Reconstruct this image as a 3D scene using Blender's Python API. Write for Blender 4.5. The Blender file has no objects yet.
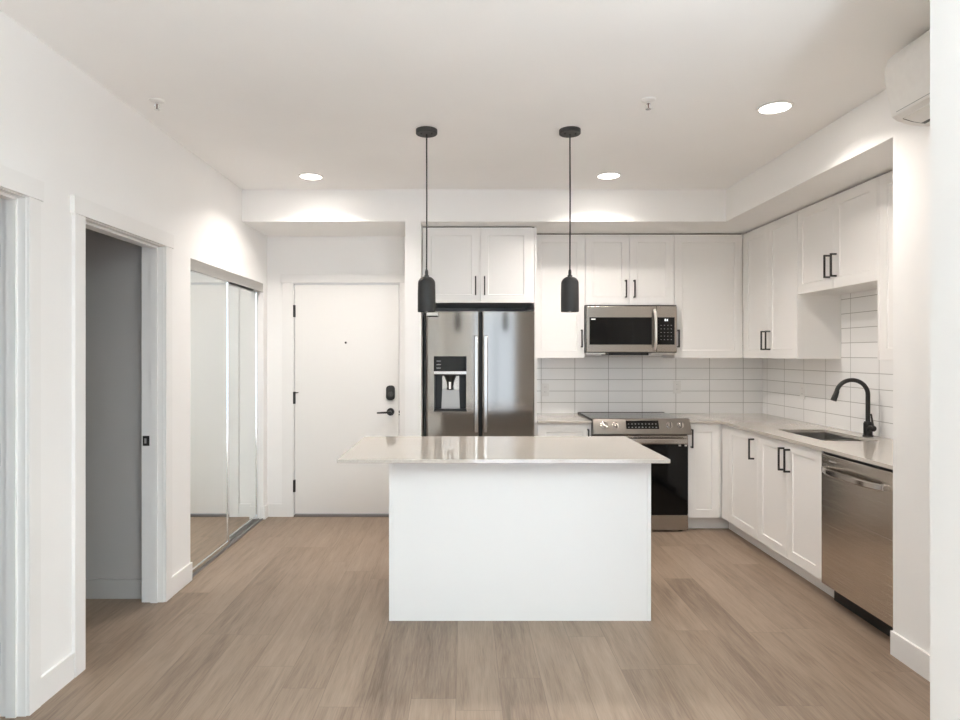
import bpy, bmesh, math, random
from mathutils import Vector, Matrix
random.seed(4)
R = math.radians
PI = math.pi
S = bpy.context.scene
C = S.collection

# ------------------------------------------------------------------ camera, world, lights, exposure
F_PX = 634.0
CAM_H = 1.42
cd = bpy.data.cameras.new('camera')
cd.sensor_fit = 'HORIZONTAL'; cd.sensor_width = 36.0
cd.lens = F_PX / 960.0 * 36.0
cd.shift_x = (480 - 464) / 960.0
cd.shift_y = -(360 - 354) / 960.0
cd.clip_start = 0.05
cam = bpy.data.objects.new('camera', cd)
cam.location = (0, 0, CAM_H); cam.rotation_euler = (R(90), 0, 0)
C.objects.link(cam); S.camera = cam

w = bpy.data.worlds.new('sky'); S.world = w; w.use_nodes = True
bg = w.node_tree.nodes['Background']
bg.inputs['Color'].default_value = (0.80, 0.90, 1.0, 1)
bg.inputs['Strength'].default_value = 1.6

def area(name, loc, rot, sx, sy, power, col, shape='RECTANGLE', spread=180):
    l = bpy.data.lights.new(name, 'AREA'); l.shape = shape
    l.size = sx
    if shape == 'RECTANGLE': l.size_y = sy
    l.energy = power; l.color = col; l.spread = R(spread)
    o = bpy.data.objects.new(name, l); C.objects.link(o)
    o.location = loc; o.rotation_euler = rot
    return o
# daylight through the living room windows behind the camera
S.cycles.max_bounces = 16; S.cycles.diffuse_bounces = 12
area('window_daylight', (1.25, -2.47, 1.30), (R(90), 0, 0), 2.4, 2.3, 20, (0.60, 0.78, 1.0))
area('added_bounce_fill', (1.1, -0.45, 1.70), (R(180), 0, 0), 0.5, 0.5, 176, (0.80, 0.945, 1.0), 'DISK', 160)  # unseen fill added behind the camera, bounced off the ceiling to brighten the room
sl = bpy.data.lights.new('sun', 'SUN'); sl.energy = 75.0; sl.angle = R(3); sl.color = (0.58, 0.72, 1.0)
so = bpy.data.objects.new('sun', sl); C.objects.link(so); so.rotation_euler = (R(42), 0, R(-6))
DOWN_W = 13.5
DOWN_COL = (1.0, 0.925, 0.86)

S.view_settings.view_transform = 'Standard'
S.view_settings.look = 'None'
S.view_settings.gamma = 1.0
S.view_settings.use_curve_mapping = False
S.view_settings.exposure = 0.14

# ------------------------------------------------------------------ helpers
def tag(o, label, cat, group=None, kind=None):
    o['label'] = label; o['category'] = cat
    if group: o['group'] = group
    if kind: o['kind'] = kind
    return o

def thing(name, label, cat, loc=(0, 0, 0), rotz=0, group=None, kind=None):
    o = bpy.data.objects.new(name, None); C.objects.link(o)
    o.empty_display_size = 0.05
    o.location = loc; o.rotation_euler = (0, 0, rotz)
    tag(o, label, cat, group, kind)
    return o

def mat_of(o):
    m = Matrix.Translation(o.location) @ o.rotation_euler.to_matrix().to_4x4()
    return mat_of(o.parent) @ m if o.parent else m

class MB:
    def __init__(s): s.bm = bmesh.new()
    def box(s, x0, x1, y0, y1, z0, z1, b=0.0, seg=2):
        if x0 > x1: x0, x1 = x1, x0
        if y0 > y1: y0, y1 = y1, y0
        if z0 > z1: z0, z1 = z1, z0
        vs = [s.bm.verts.new((x, y, z)) for x in (x0, x1) for y in (y0, y1) for z in (z0, z1)]
        q = [(0,1,3,2),(4,6,7,5),(0,4,5,1),(2,3,7,6),(0,2,6,4),(1,5,7,3)]
        fs = [s.bm.faces.new([vs[i] for i in f]) for f in q]
        if b > 0:
            es = list({e for f in fs for e in f.edges})
            bmesh.ops.bevel(s.bm, geom=es, offset=b, segments=seg, affect='EDGES', profile=0.5)
        return s
    def prism(s, poly, axis, a, b):
        """poly: 2D points; axis 'x' -> (y,z), 'y' -> (x,z), 'z' -> (x,y)"""
        def P(p, t):
            return {'x': (t, p[0], p[1]), 'y': (p[0], t, p[1]), 'z': (p[0], p[1], t)}[axis]
        A = [s.bm.verts.new(P(p, a)) for p in poly]; B = [s.bm.verts.new(P(p, b)) for p in poly]
        n = len(poly)
        fs = [s.bm.faces.new(A[::-1]), s.bm.faces.new(B)]
        for i in range(n):
            fs.append(s.bm.faces.new((A[i], A[(i+1) % n], B[(i+1) % n], B[i])))
        bmesh.ops.recalc_face_normals(s.bm, faces=fs)
        return s
    def tube(s, pts, r, n=20, caps=True):
        pts = [Vector(p) for p in pts]
        rs = r if isinstance(r, (list, tuple)) else [r] * len(pts)
        up = None; rings = []
        for i, p in enumerate(pts):
            t = (pts[min(i+1, len(pts)-1)] - pts[max(i-1, 0)]).normalized()
            if up is None:
                up = Vector((0, 0, 1)) if abs(t.z) < 0.9 else Vector((0, 1, 0))
            a = (up - t * up.dot(t)).normalized(); up = a; bq = t.cross(a)
            rings.append([s.bm.verts.new(p + (a * math.cos(2*PI*k/n) + bq * math.sin(2*PI*k/n)) * rs[i]) for k in range(n)])
        fs = []
        for i in range(len(rings)-1):
            for k in range(n):
                fs.append(s.bm.faces.new((rings[i][k], rings[i][(k+1) % n], rings[i+1][(k+1) % n], rings[i+1][k])))
        if caps:
            fs.append(s.bm.faces.new(rings[0][::-1])); fs.append(s.bm.faces.new(rings[-1]))
        bmesh.ops.recalc_face_normals(s.bm, faces=fs)
        return s
    def lathe(s, prof, c=(0, 0, 0), n=40, closed=False):
        """prof: (radius, z) from one end to the other, round a vertical axis"""
        rings = []
        for (r, z) in prof:
            if r < 1e-6: rings.append([s.bm.verts.new((c[0], c[1], c[2]+z))])
            else: rings.append([s.bm.verts.new((c[0]+r*math.cos(2*PI*k/n), c[1]+r*math.sin(2*PI*k/n), c[2]+z)) for k in range(n)])
        fs = []
        m = len(rings)
        for i in range(m if closed else m-1):
            A, B = rings[i], rings[(i+1) % m]
            for k in range(n):
                a0, a1 = A[k % len(A)], A[(k+1) % len(A)]
                b0, b1 = B[k % len(B)], B[(k+1) % len(B)]
                v = []
                for q in (a0, a1, b1, b0):
                    if q not in v: v.append(q)
                if len(v) > 2: fs.append(s.bm.faces.new(v))
        bmesh.ops.recalc_face_normals(s.bm, faces=fs)
        return s
    def shaker(s, x0, x1, z0, z1, yb=0.0, t=0.019, fr=0.065, dep=0.006, ch=0.0012, st=0.004):
        """a framed door or drawer front, its face towards -y at yb - t"""
        yf = yb - t
        def ring(i, y): return [s.bm.verts.new(p) for p in ((x0+i, y, z0+i), (x1-i, y, z0+i), (x1-i, y, z1-i), (x0+i, y, z1-i))]
        rs = [ring(0, yb), ring(0, yf+ch), ring(ch, yf)]
        if fr: rs += [ring(fr, yf), ring(fr+st, yf+dep)]
        fs = [s.bm.faces.new(rs[0][::-1])]
        for A, B in zip(rs, rs[1:]):
            for k in range(4): fs.append(s.bm.faces.new((A[k], A[(k+1) % 4], B[(k+1) % 4], B[k])))
        fs.append(s.bm.faces.new(rs[-1]))
        bmesh.ops.recalc_face_normals(s.bm, faces=fs)
        return s
    def quadface(s, pts):
        s.bm.faces.new([s.bm.verts.new(p) for p in pts]); return s
    def build(s, name, m, parent=None, local=False, sharp=21, label=None, recalc=True):
        bm = s.bm
        bmesh.ops.recalc_face_normals(bm, faces=bm.faces[:]) if recalc else None
        bm.normal_update()
        for f in bm.faces: f.smooth = True
        for e in bm.edges:
            if len(e.link_faces) != 2 or e.calc_face_angle(0) > R(sharp): e.smooth = False
        loc = Vector((0, 0, 0))
        if parent is not None:
            if not local: bm.transform(mat_of(parent).inverted())
        else:
            xs = [v.co.x for v in bm.verts]; ys = [v.co.y for v in bm.verts]; zs = [v.co.z for v in bm.verts]
            loc = Vector(((min(xs)+max(xs))/2, (min(ys)+max(ys))/2, min(zs)))
            bm.transform(Matrix.Translation(-loc))
        me = bpy.data.meshes.new(name); bm.to_mesh(me); bm.free()
        me.materials.append(m)
        o = bpy.data.objects.new(name, me); C.objects.link(o); o.location = loc
        if parent is not None: o.parent = parent
        if label: o['label'] = label
        return o

def dup(root, loc, label, rotz=None, group=None):
    r = root.copy(); C.objects.link(r); r.location = loc
    if rotz is not None: r.rotation_euler = (0, 0, rotz)
    r['label'] = label
    if group: r['group'] = group
    def kids(src, dst):
        for ch in list(src.children):
            if ch.name not in orig: continue
            c = ch.copy(); C.objects.link(c); c.parent = dst
            kids(ch, c)
    orig = set(o.name for o in bpy.data.objects)
    kids(root, r)
    return r

def struct(mb, name, m, label, cat):
    o = mb.build(name, m); tag(o, label, cat, kind='structure'); return o

# ------------------------------------------------------------------ materials
def newmat(name):
    m = bpy.data.materials.new(name); m.use_nodes = True
    nt = m.node_tree; p = nt.nodes['Principled BSDF']
    return m, nt, p
def N(nt, t, **kw):
    n = nt.nodes.new(t)
    for k, v in kw.items(): setattr(n, k, v)
    return n
def L(nt, a, b): nt.links.new(a, b)
def coat(p, v, r=0.05):
    p.inputs['Coat Weight'].default_value = v; p.inputs['Coat Roughness'].default_value = r

def paint(name, col, rough=0.6, scale=60, bump=0.03, var=0.03, spec=0.5):
    m, nt, p = newmat(name)
    g = N(nt, 'ShaderNodeNewGeometry')
    n1 = N(nt, 'ShaderNodeTexNoise'); n1.inputs['Scale'].default_value = 1.7; n1.inputs['Detail'].default_value = 3
    L(nt, g.outputs['Position'], n1.inputs['Vector'])
    mx = N(nt, 'ShaderNodeMix', data_type='RGBA')
    mx.inputs['A'].default_value = (*[c*(1-var) for c in col], 1); mx.inputs['B'].default_value = (*[min(1, c*(1+var)) for c in col], 1)
    L(nt, n1.outputs['Fac'], mx.inputs['Factor']); L(nt, mx.outputs['Result'], p.inputs['Base Color'])
    p.inputs['Roughness'].default_value = rough
    p.inputs['Specular IOR Level'].default_value = spec
    if bump:
        n2 = N(nt, 'ShaderNodeTexNoise'); n2.inputs['Scale'].default_value = scale; n2.inputs['Detail'].default_value = 2
        L(nt, g.outputs['Position'], n2.inputs['Vector'])
        b = N(nt, 'ShaderNodeBump'); b.inputs['Strength'].default_value = bump; b.inputs['Distance'].default_value = 0.002
        L(nt, n2.outputs['Fac'], b.inputs['Height']); L(nt, b.outputs['Normal'], p.inputs['Normal'])
    return m

def steel(name, col, rough=0.25, aniso=0.0, brush=(2, 2, 1500), bump=0.02):
    m, nt, p = newmat(name)
    p.inputs['Metallic'].default_value = 1.0
    tc = N(nt, 'ShaderNodeTexCoord'); mp = N(nt, 'ShaderNodeMapping'); mp.inputs['Scale'].default_value = brush
    L(nt, tc.outputs['Object'], mp.inputs['Vector'])
    n = N(nt, 'ShaderNodeTexNoise'); n.inputs['Scale'].default_value = 1.0; n.inputs['Detail'].default_value = 2
    L(nt, mp.outputs['Vector'], n.inputs['Vector'])
    mx = N(nt, 'ShaderNodeMix', data_type='RGBA')
    mx.inputs['A'].default_value = (*[c*0.98 for c in col], 1); mx.inputs['B'].default_value = (*[min(1, c*1.02) for c in col], 1)
    L(nt, n.outputs['Fac'], mx.inputs['Factor']); L(nt, mx.outputs['Result'], p.inputs['Base Color'])
    mr = N(nt, 'ShaderNodeMapRange'); mr.inputs['To Min'].default_value = rough*0.96; mr.inputs['To Max'].default_value = rough*1.04
    L(nt, n.outputs['Fac'], mr.inputs['Value']); L(nt, mr.outputs['Result'], p.inputs['Roughness'])
    if aniso:
        p.inputs['Anisotropic'].default_value = aniso
        t = N(nt, 'ShaderNodeTangent'); t.direction_type = 'RADIAL'; t.axis = 'Z'
        L(nt, t.outputs['Tangent'], p.inputs['Tangent'])
    return m

def plain(name, col, rough=0.5, metal=0.0, spec=0.5, var=0.05):
    m, nt, p = newmat(name)
    tc = N(nt, 'ShaderNodeTexCoord'); n = N(nt, 'ShaderNodeTexNoise'); n.inputs['Scale'].default_value = 25
    L(nt, tc.outputs['Object'], n.inputs['Vector'])
    mx = N(nt, 'ShaderNodeMix', data_type='RGBA')
    mx.inputs['A'].default_value = (*[c*(1-var) for c in col], 1); mx.inputs['B'].default_value = (*[min(1, c*(1+var)) for c in col], 1)
    L(nt, n.outputs['Fac'], mx.inputs['Factor']); L(nt, mx.outputs['Result'], p.inputs['Base Color'])
    p.inputs['Roughness'].default_value = rough; p.inputs['Metallic'].default_value = metal
    p.inputs['Specular IOR Level'].default_value = spec
    return m

def emit(name, col, strength):
    m, nt, p = newmat(name)
    p.inputs['Base Color'].default_value = (0.9, 0.9, 0.9, 1)
    p.inputs['Emission Color'].default_value = (*col, 1); p.inputs['Emission Strength'].default_value = strength
    return m

def floor_mat():
    m, nt, p = newmat('oak_plank')
    def M(op, a, b=None, c=None):
        n = N(nt, 'ShaderNodeMath', operation=op)
        for i, v in enumerate((a, b, c)):
            if v is None: continue
            if isinstance(v, (int, float)): n.inputs[i].default_value = v
            else: L(nt, v, n.inputs[i])
        return n.outputs[0]
    g = N(nt, 'ShaderNodeNewGeometry'); sp = N(nt, 'ShaderNodeSeparateXYZ'); L(nt, g.outputs['Position'], sp.inputs[0])
    PW, PL = 0.185, 1.45
    xs = M('DIVIDE', M('ADD', sp.outputs['X'], 0.033), PW)
    i = M('FLOOR', xs); fx = M('SUBTRACT', xs, i)
    wn = N(nt, 'ShaderNodeTexWhiteNoise', noise_dimensions='1D'); L(nt, i, wn.inputs['W'])
    ys = M('ADD', M('DIVIDE', sp.outputs['Y'], PL), M('MULTIPLY', wn.outputs['Value'], 7.31))
    j = M('FLOOR', ys); fy = M('SUBTRACT', ys, j)
    cb = N(nt, 'ShaderNodeCombineXYZ'); L(nt, i, cb.inputs[0]); L(nt, j, cb.inputs[1])
    w2 = N(nt, 'ShaderNodeTexWhiteNoise', noise_dimensions='3D'); L(nt, cb.outputs[0], w2.inputs['Vector'])
    # distance to the plank's edges in metres
    dx = M('MULTIPLY', M('MINIMUM', fx, M('SUBTRACT', 1.0, fx)), PW)
    dy = M('MULTIPLY', M('MINIMUM', fy, M('SUBTRACT', 1.0, fy)), PL)
    d = M('MINIMUM', dx, dy)
    seam = N(nt, 'ShaderNodeMapRange', interpolation_type='SMOOTHSTEP'); L(nt, d, seam.inputs['Value'])
    seam.inputs['From Min'].default_value = 0.0004; seam.inputs['From Max'].default_value = 0.0018
    seam.inputs['To Min'].default_value = 0.0; seam.inputs['To Max'].default_value = 1.0
    # grain, stretched along the plank and shifted plank by plank
    gv = N(nt, 'ShaderNodeCombineXYZ')
    L(nt, M('ADD', M('MULTIPLY', sp.outputs['X'], 26.0), M('MULTIPLY', w2.outputs['Value'], 91.0)), gv.inputs[0])
    L(nt, M('ADD', M('MULTIPLY', sp.outputs['Y'], 1.9), M('MULTIPLY', w2.outputs['Value'], 37.0)), gv.inputs[1])
    n1 = N(nt, 'ShaderNodeTexNoise'); n1.inputs['Scale'].default_value = 1.0; n1.inputs['Detail'].default_value = 6; n1.inputs['Roughness'].default_value = 0.62
    n1.inputs['Distortion'].default_value = 0.8
    L(nt, gv.outputs[0], n1.inputs['Vector'])
    gv2 = N(nt, 'ShaderNodeCombineXYZ')
    L(nt, M('MULTIPLY', sp.outputs['X'], 210.0), gv2.inputs[0]); L(nt, M('MULTIPLY', sp.outputs['Y'], 9.0), gv2.inputs[1])
    n2 = N(nt, 'ShaderNodeTexNoise'); n2.inputs['Scale'].default_value = 1.0; n2.inputs['Detail'].default_value = 3
    L(nt, gv2.outputs[0], n2.inputs['Vector'])
    # broad patches that wander over a plank
    gv3 = N(nt, 'ShaderNodeCombineXYZ')
    L(nt, M('ADD', M('MULTIPLY', sp.outputs['X'], 7.0), M('MULTIPLY', w2.outputs['Value'], 53.0)), gv3.inputs[0]); L(nt, M('MULTIPLY', sp.outputs['Y'], 1.1), gv3.inputs[1])
    n3 = N(nt, 'ShaderNodeTexNoise'); n3.inputs['Scale'].default_value = 1.0; n3.inputs['Detail'].default_value = 2
    L(nt, gv3.outputs[0], n3.inputs['Vector'])
    f = M('ADD', M('MULTIPLY', n1.outputs['Fac'], 0.62), M('ADD', M('MULTIPLY', n2.outputs['Fac'], 0.34), M('MULTIPLY', w2.outputs['Value'], 0.17)))
    f = M('ADD', f, M('MULTIPLY', n3.outputs['Fac'], 0.30))
    cr = N(nt, 'ShaderNodeValToRGB'); L(nt, M('SUBTRACT', f, 0.215), cr.inputs['Fac'])
    e = cr.color_ramp.elements
    e[0].position = 0.25; e[0].color = (0.150, 0.104, 0.073, 1)
    e[1].position = 0.77; e[1].color = (0.370, 0.282, 0.212, 1)
    k = cr.color_ramp.elements.new(0.50); k.color = (0.275, 0.203, 0.149, 1)
    mx = N(nt, 'ShaderNodeMix', data_type='RGBA'); L(nt, seam.outputs['Result'], mx.inputs['Factor'])
    mx.inputs['A'].default_value = (0.19, 0.137, 0.10, 1); L(nt, cr.outputs['Color'], mx.inputs['B'])
    L(nt, mx.outputs['Result'], p.inputs['Base Color'])
    rr = N(nt, 'ShaderNodeMapRange'); L(nt, n1.outputs['Fac'], rr.inputs['Value']); rr.inputs['To Min'].default_value = 0.38; rr.inputs['To Max'].default_value = 0.52
    L(nt, rr.outputs['Result'], p.inputs['Roughness'])
    p.inputs['Specular IOR Level'].default_value = 0.4
    h = M('ADD', M('MULTIPLY', n2.outputs['Fac'], 0.15), seam.outputs['Result'])
    b = N(nt, 'ShaderNodeBump'); b.inputs['Strength'].default_value = 0.15; b.inputs['Distance'].default_value = 0.001
    L(nt, h, b.inputs['Height']); L(nt, b.outputs['Normal'], p.inputs['Normal'])
    return m

def tile_mat(name, axis, origin):
    m, nt, p = newmat(name)
    g = N(nt, 'ShaderNodeNewGeometry'); sp = N(nt, 'ShaderNodeSeparateXYZ'); L(nt, g.outputs['Position'], sp.inputs[0])
    cb = N(nt, 'ShaderNodeCombineXYZ')
    u = N(nt, 'ShaderNodeMath', operation='SUBTRACT'); u.inputs[1].default_value = origin - 30.28 * 1
    L(nt, sp.outputs[axis], u.inputs[0])
    v = N(nt, 'ShaderNodeMath', operation='SUBTRACT'); v.inputs[1].default_value = 0.8815
    L(nt, sp.outputs['Z'], v.inputs[0])
    L(nt, u.outputs[0], cb.inputs[0]); L(nt, v.outputs[0], cb.inputs[1])
    br = N(nt, 'ShaderNodeTexBrick'); br.offset = 0.0; br.squash = 1.0
    br.inputs['Scale'].default_value = 1.0; br.inputs['Brick Width'].default_value = 0.3028; br.inputs['Row Height'].default_value = 0.1027
    br.inputs['Mortar Size'].default_value = 0.0022; br.inputs['Mortar Smooth'].default_value = 0.15; br.inputs['Bias'].default_value = -0.2
    br.inputs['Color1'].default_value = (0.93, 0.925, 0.915, 1); br.inputs['Color2'].default_value = (0.91, 0.905, 0.895, 1)
    br.inputs['Mortar'].default_value = (0.40, 0.385, 0.37, 1)
    L(nt, cb.outputs[0], br.inputs['Vector']); L(nt, br.outputs['Color'], p.inputs['Base Color'])
    mr = N(nt, 'ShaderNodeMapRange'); L(nt, br.outputs['Fac'], mr.inputs['Value']); mr.inputs['To Min'].default_value = 0.14; mr.inputs['To Max'].default_value = 0.8
    L(nt, mr.outputs['Result'], p.inputs['Roughness'])
    b = N(nt, 'ShaderNodeBump'); b.invert = True; b.inputs['Strength'].default_value = 0.4; b.inputs['Distance'].default_value = 0.0015
    L(nt, br.outputs['Fac'], b.inputs['Height']); L(nt, b.outputs['Normal'], p.inputs['Normal'])
    return m

def quartz_mat():
    m, nt, p = newmat('quartz')
    g = N(nt, 'ShaderNodeNewGeometry')
    n = N(nt, 'ShaderNodeTexNoise'); n.inputs['Scale'].default_value = 140; n.inputs['Detail'].default_value = 3
    L(nt, g.outputs['Position'], n.inputs['Vector'])
    cr = N(nt, 'ShaderNodeValToRGB'); L(nt, n.outputs['Fac'], cr.inputs['Fac'])
    e = cr.color_ramp.elements
    e[0].position = 0.3; e[0].color = (0.50, 0.455, 0.405, 1); e[1].position = 0.62; e[1].color = (0.58, 0.535, 0.485, 1)
    L(nt, cr.outputs['Color'], p.inputs['Base Color'])
    p.inputs['Roughness'].default_value = 0.035
    p.inputs['IOR'].default_value = 1.6
    return m

WALL = paint('wall_paint', (0.87, 0.862, 0.85), rough=0.6)
CEIL = paint('ceiling_paint', (0.93, 0.925, 0.915), rough=0.85)
TRIM = paint('trim_paint', (0.83, 0.82, 0.805), rough=0.35, bump=0.0, var=0.01)
CAB = paint('cabinet_lacquer', (0.85, 0.835, 0.815), rough=0.38, bump=0.0, var=0.008)
ISL = paint('island_panel', (0.85, 0.845, 0.835), rough=0.42, bump=0.0, var=0.008)
FLOOR = floor_mat()
TILE_B = tile_mat('tile_back', 'X', 0.997)
TILE_R = tile_mat('tile_right', 'Y', 5.61)
QUARTZ = quartz_mat()
BLACK = plain('black_metal', (0.018, 0.017, 0.016), rough=0.42)
GAP_SHADE = plain('gap_shade_dark', (0.03, 0.027, 0.025), rough=0.8)  # dark colour standing in for the shade above the wall cabinets
KICKBLACK = plain('black_plastic', (0.012, 0.012, 0.012), rough=0.5)
ROOM_SHADE = paint('room_shade_grey', (0.42, 0.405, 0.39), rough=0.6)  # darkened grey puts the side rooms' shade into their wall colour
CHAR = plain('charcoal_case', (0.06, 0.057, 0.054), rough=0.5)
STEEL = steel('brushed_steel', (0.285, 0.26, 0.235), rough=0.13)
STEEL_H = steel('steel_handle', (0.52, 0.49, 0.46), rough=0.2)
STEEL_R = steel('range_steel', (0.43, 0.395, 0.355), rough=0.26)
STEEL_B = steel('dispenser_steel', (0.42, 0.40, 0.38), rough=0.42)
STEEL_P = steel('panel_steel', (0.25, 0.225, 0.20), rough=0.34)
STEEL_D = steel('dishwasher_steel', (0.68, 0.63, 0.57), rough=0.27)
SINKM = steel('sink_steel', (0.74, 0.72, 0.69), rough=0.36)
CHROME = steel('chrome', (0.86, 0.87, 0.87), rough=0.12)
TRACK = steel('track_aluminium', (0.62, 0.60, 0.57), rough=0.38)
MIRROR = plain('mirror_glass', (0.90, 0.93, 0.92), rough=0.0, metal=1.0, var=0.0)
GLASSBLK = plain('black_glass', (0.004, 0.004, 0.004), rough=0.06, spec=0.28)
COOKGLASS = plain('cooktop_glass', (0.04, 0.04, 0.042), rough=0.05, spec=0.8)
WHITEP = plain('white_plastic', (0.82, 0.81, 0.79), rough=0.4)
ACW = plain('ac_white', (0.84, 0.82, 0.79), rough=0.4)
PEND = plain('pendant_black', (0.033, 0.032, 0.031), rough=0.55)
GREYMARK = plain('grey_mark', (0.30, 0.30, 0.30), rough=0.5)
LED = emit('downlight_led', (1.0, 0.93, 0.84), 9.0)
DISPLAY = emit('display_digits', (0.85, 0.95, 1.0), 0.7)
BULB = plain('frosted_bulb', (0.9, 0.88, 0.84), rough=0.3)

# ------------------------------------------------------------------ room shell
XL, XLo = -1.72, -1.84
CEIL_H, SOF = 2.696, 2.447
YK = 5.71                       # kitchen back wall
XR = 2.69                       # right wall behind the cabinets
XW = 2.03                       # face of the wing wall
YS = 4.915                      # face of the soffit and stub wall
YD = 5.54                       # entry door wall

struct(MB().box(-4.1, 3.5, -2.6, 5.9, -0.08, 0.0), 'floor', FLOOR, 'oak look plank floor running away from the viewer', 'floor')
struct(MB().box(-4.1, 3.5, -2.6, 5.9, CEIL_H, CEIL_H+0.1), 'ceiling', CEIL, 'smooth off white ceiling', 'ceiling')
# left wall with two doorways and the closet opening
D1a, D1b = 1.70, 2.483
D2a, D2b = 2.860, 3.625
CLa, CLb = 3.985, 5.44
DH = 2.033
J = 0.018
poly = [(-2.5, 0), (D1a-J, 0), (D1a-J, DH+J), (D1b+J, DH+J), (D1b+J, 0), (D2a-J, 0), (D2a-J, DH+J), (D2b+J, DH+J), (D2b+J, 0),
        (CLa, 0), (CLa, 2.024), (CLb, 2.024), (CLb, 0), (YD, 0), (YD, CEIL_H), (-2.5, CEIL_H)]
struct(MB().prism(poly, 'x', XLo, XL), 'wall_left', WALL, 'long off white left wall with two doorways and a closet opening', 'wall')
# entry wall
EX0, EX1 = -1.485, -0.566
EH = 2.035
poly = [(XLo, 0), (EX0-J, 0), (EX0-J, EH+J), (EX1+J, EH+J), (EX1+J, 0), (-0.457, 0), (-0.457, CEIL_H), (XLo, CEIL_H)]
struct(MB().prism(poly, 'y', YD, YD+0.12), 'wall_back', WALL, 'off white wall round the entry door at the end of the hall', 'wall')
struct(MB().box(-0.457, -0.335, YS, YK, 0, SOF), 'wall_stub', WALL, 'narrow white wall end between entry hall and refrigerator', 'wall')
struct(MB().box(-0.457, 2.81, YK, YK+0.12, 0, CEIL_H), 'wall_kitchen', WALL, 'kitchen back wall behind range and cabinets', 'wall')
# soffit: over the hall and the back run, then along the right hand run
poly = [(XL, YS), (XW, YS), (XW, 3.0), (XR, 3.0), (XR, YK), (-0.457, YK), (-0.457, YD), (XL, YD)]
struct(MB().prism(poly, 'z', SOF, CEIL_H), 'ceiling_soffit', WALL, 'dropped soffit round the back and right of the kitchen', 'soffit')
struct(MB().box(XR, 2.81, 3.0, YK, 0, CEIL_H), 'wall_right', WALL, 'right kitchen wall behind sink run', 'wall')
struct(MB().box(XW, 2.81, 1.789, 3.0, 0, CEIL_H), 'wall_wing', WALL, 'off white wall end beside the dishwasher', 'wall')
struct(MB().box(1.315, 2.81, 1.45, 1.789, 0, CEIL_H), 'wall_near', WALL, 'near white wall edge at the right of the view', 'wall')
# the living room behind the viewer
struct(MB().box(3.3, 3.42, -2.5, 1.45, 0, CEIL_H), 'wall_living', WALL, 'right wall of the living room behind the viewer', 'wall')
struct(MB().box(2.81, 3.42, 1.45, 1.57, 0, CEIL_H), 'wall_return', WALL, 'short return wall of the living room', 'wall')
struct(MB().box(-1.84, 0.0, -2.5, -2.38, 0, CEIL_H).box(2.5, 3.42, -2.5, -2.38, 0, CEIL_H).box(0.0, 2.5, -2.5, -2.38, 2.45, CEIL_H)
       .box(0.0, 2.5, -2.5, -2.38, 0, 0.12), 'wall_rear', WALL, 'rear living room wall round the window', 'wall')
wf = MB()
for x in (0.0, 1.22, 2.44): wf.box(x, x+0.06, -2.47, -2.40, 0.12, 2.45)
wf.box(0.0, 2.5, -2.47, -2.40, 0.12, 0.19).box(0.0, 2.5, -2.47, -2.40, 2.38, 2.45)
struct(wf, 'window_1', plain('window_frame', (0.05, 0.05, 0.05), 0.4), 'wide living room window behind the viewer', 'window')
# rooms behind the left wall
struct(MB().box(-4.0, -3.9, -2.5, 5.7, 0, CEIL_H), 'wall_outer', ROOM_SHADE, 'outer wall of the rooms behind the left doorways', 'wall')
struct(MB().box(-3.9, XLo, 3.69, 3.79, 0, CEIL_H), 'wall_room', ROOM_SHADE, 'wall seen through the second doorway, shade painted into its grey', 'wall')
struct(MB().box(-3.9, XLo, 2.60, 2.70, 0, CEIL_H), 'wall_partition', ROOM_SHADE, 'partition between the two side rooms', 'wall')
struct(MB().box(-3.9, XLo, -0.6, -0.5, 0, CEIL_H), 'wall_bedroom', ROOM_SHADE, 'far wall of the first side room', 'wall')
struct(MB().box(-2.5, -2.4, 3.79, 5.66, 0, CEIL_H).box(-2.4, XLo, 5.56, 5.66, 0, CEIL_H), 'wall_closet', WALL, 'inside of the closet behind the mirror doors', 'wall')

# ---- baseboards
BH, BT = 0.112, 0.013
def base(mb, name, label): return struct(mb, name, TRIM, label, 'baseboard')
base(MB().box(XL, XL+BT, -2.38, D1a-0.08, 0, BH), 'baseboard_living', 'white baseboard on the left wall before the first doorway')
base(MB().box(XL, XL+BT, D1b+0.072, D2a-0.082, 0, BH), 'baseboard_left', 'white baseboard between the two doorways')
base(MB().box(XL, XL+BT, D2b+0.082, CLa, 0, BH), 'baseboard_closet', 'white baseboard between second doorway and mirror closet')
base(MB().box(XL, XL+BT, CLb, YD-BT, 0, BH).box(XL-0.03, XL, CLb-0.004, CLb, 0, BH).box(XL, EX0-0.1, YD-BT, YD, 0, BH), 'baseboard_back', 'white baseboard in the hall corner by the entry door')
base(MB().box(XW-BT, XW, 1.789, 3.0, 0, BH), 'baseboard_right', 'white baseboard on the wall end beside the dishwasher')
struct(MB().box(-3.9, XLo, 3.69-BT, 3.69, 0, BH), 'baseboard_room', ROOM_SHADE, 'baseboard seen through the second doorway, shade painted into its grey', 'baseboard')
base(MB().box(XW-BT, 1.315, 1.789, 1.789+BT, 0, BH), 'baseboard_near', 'white baseboard on the hidden side of the near wall')

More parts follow.
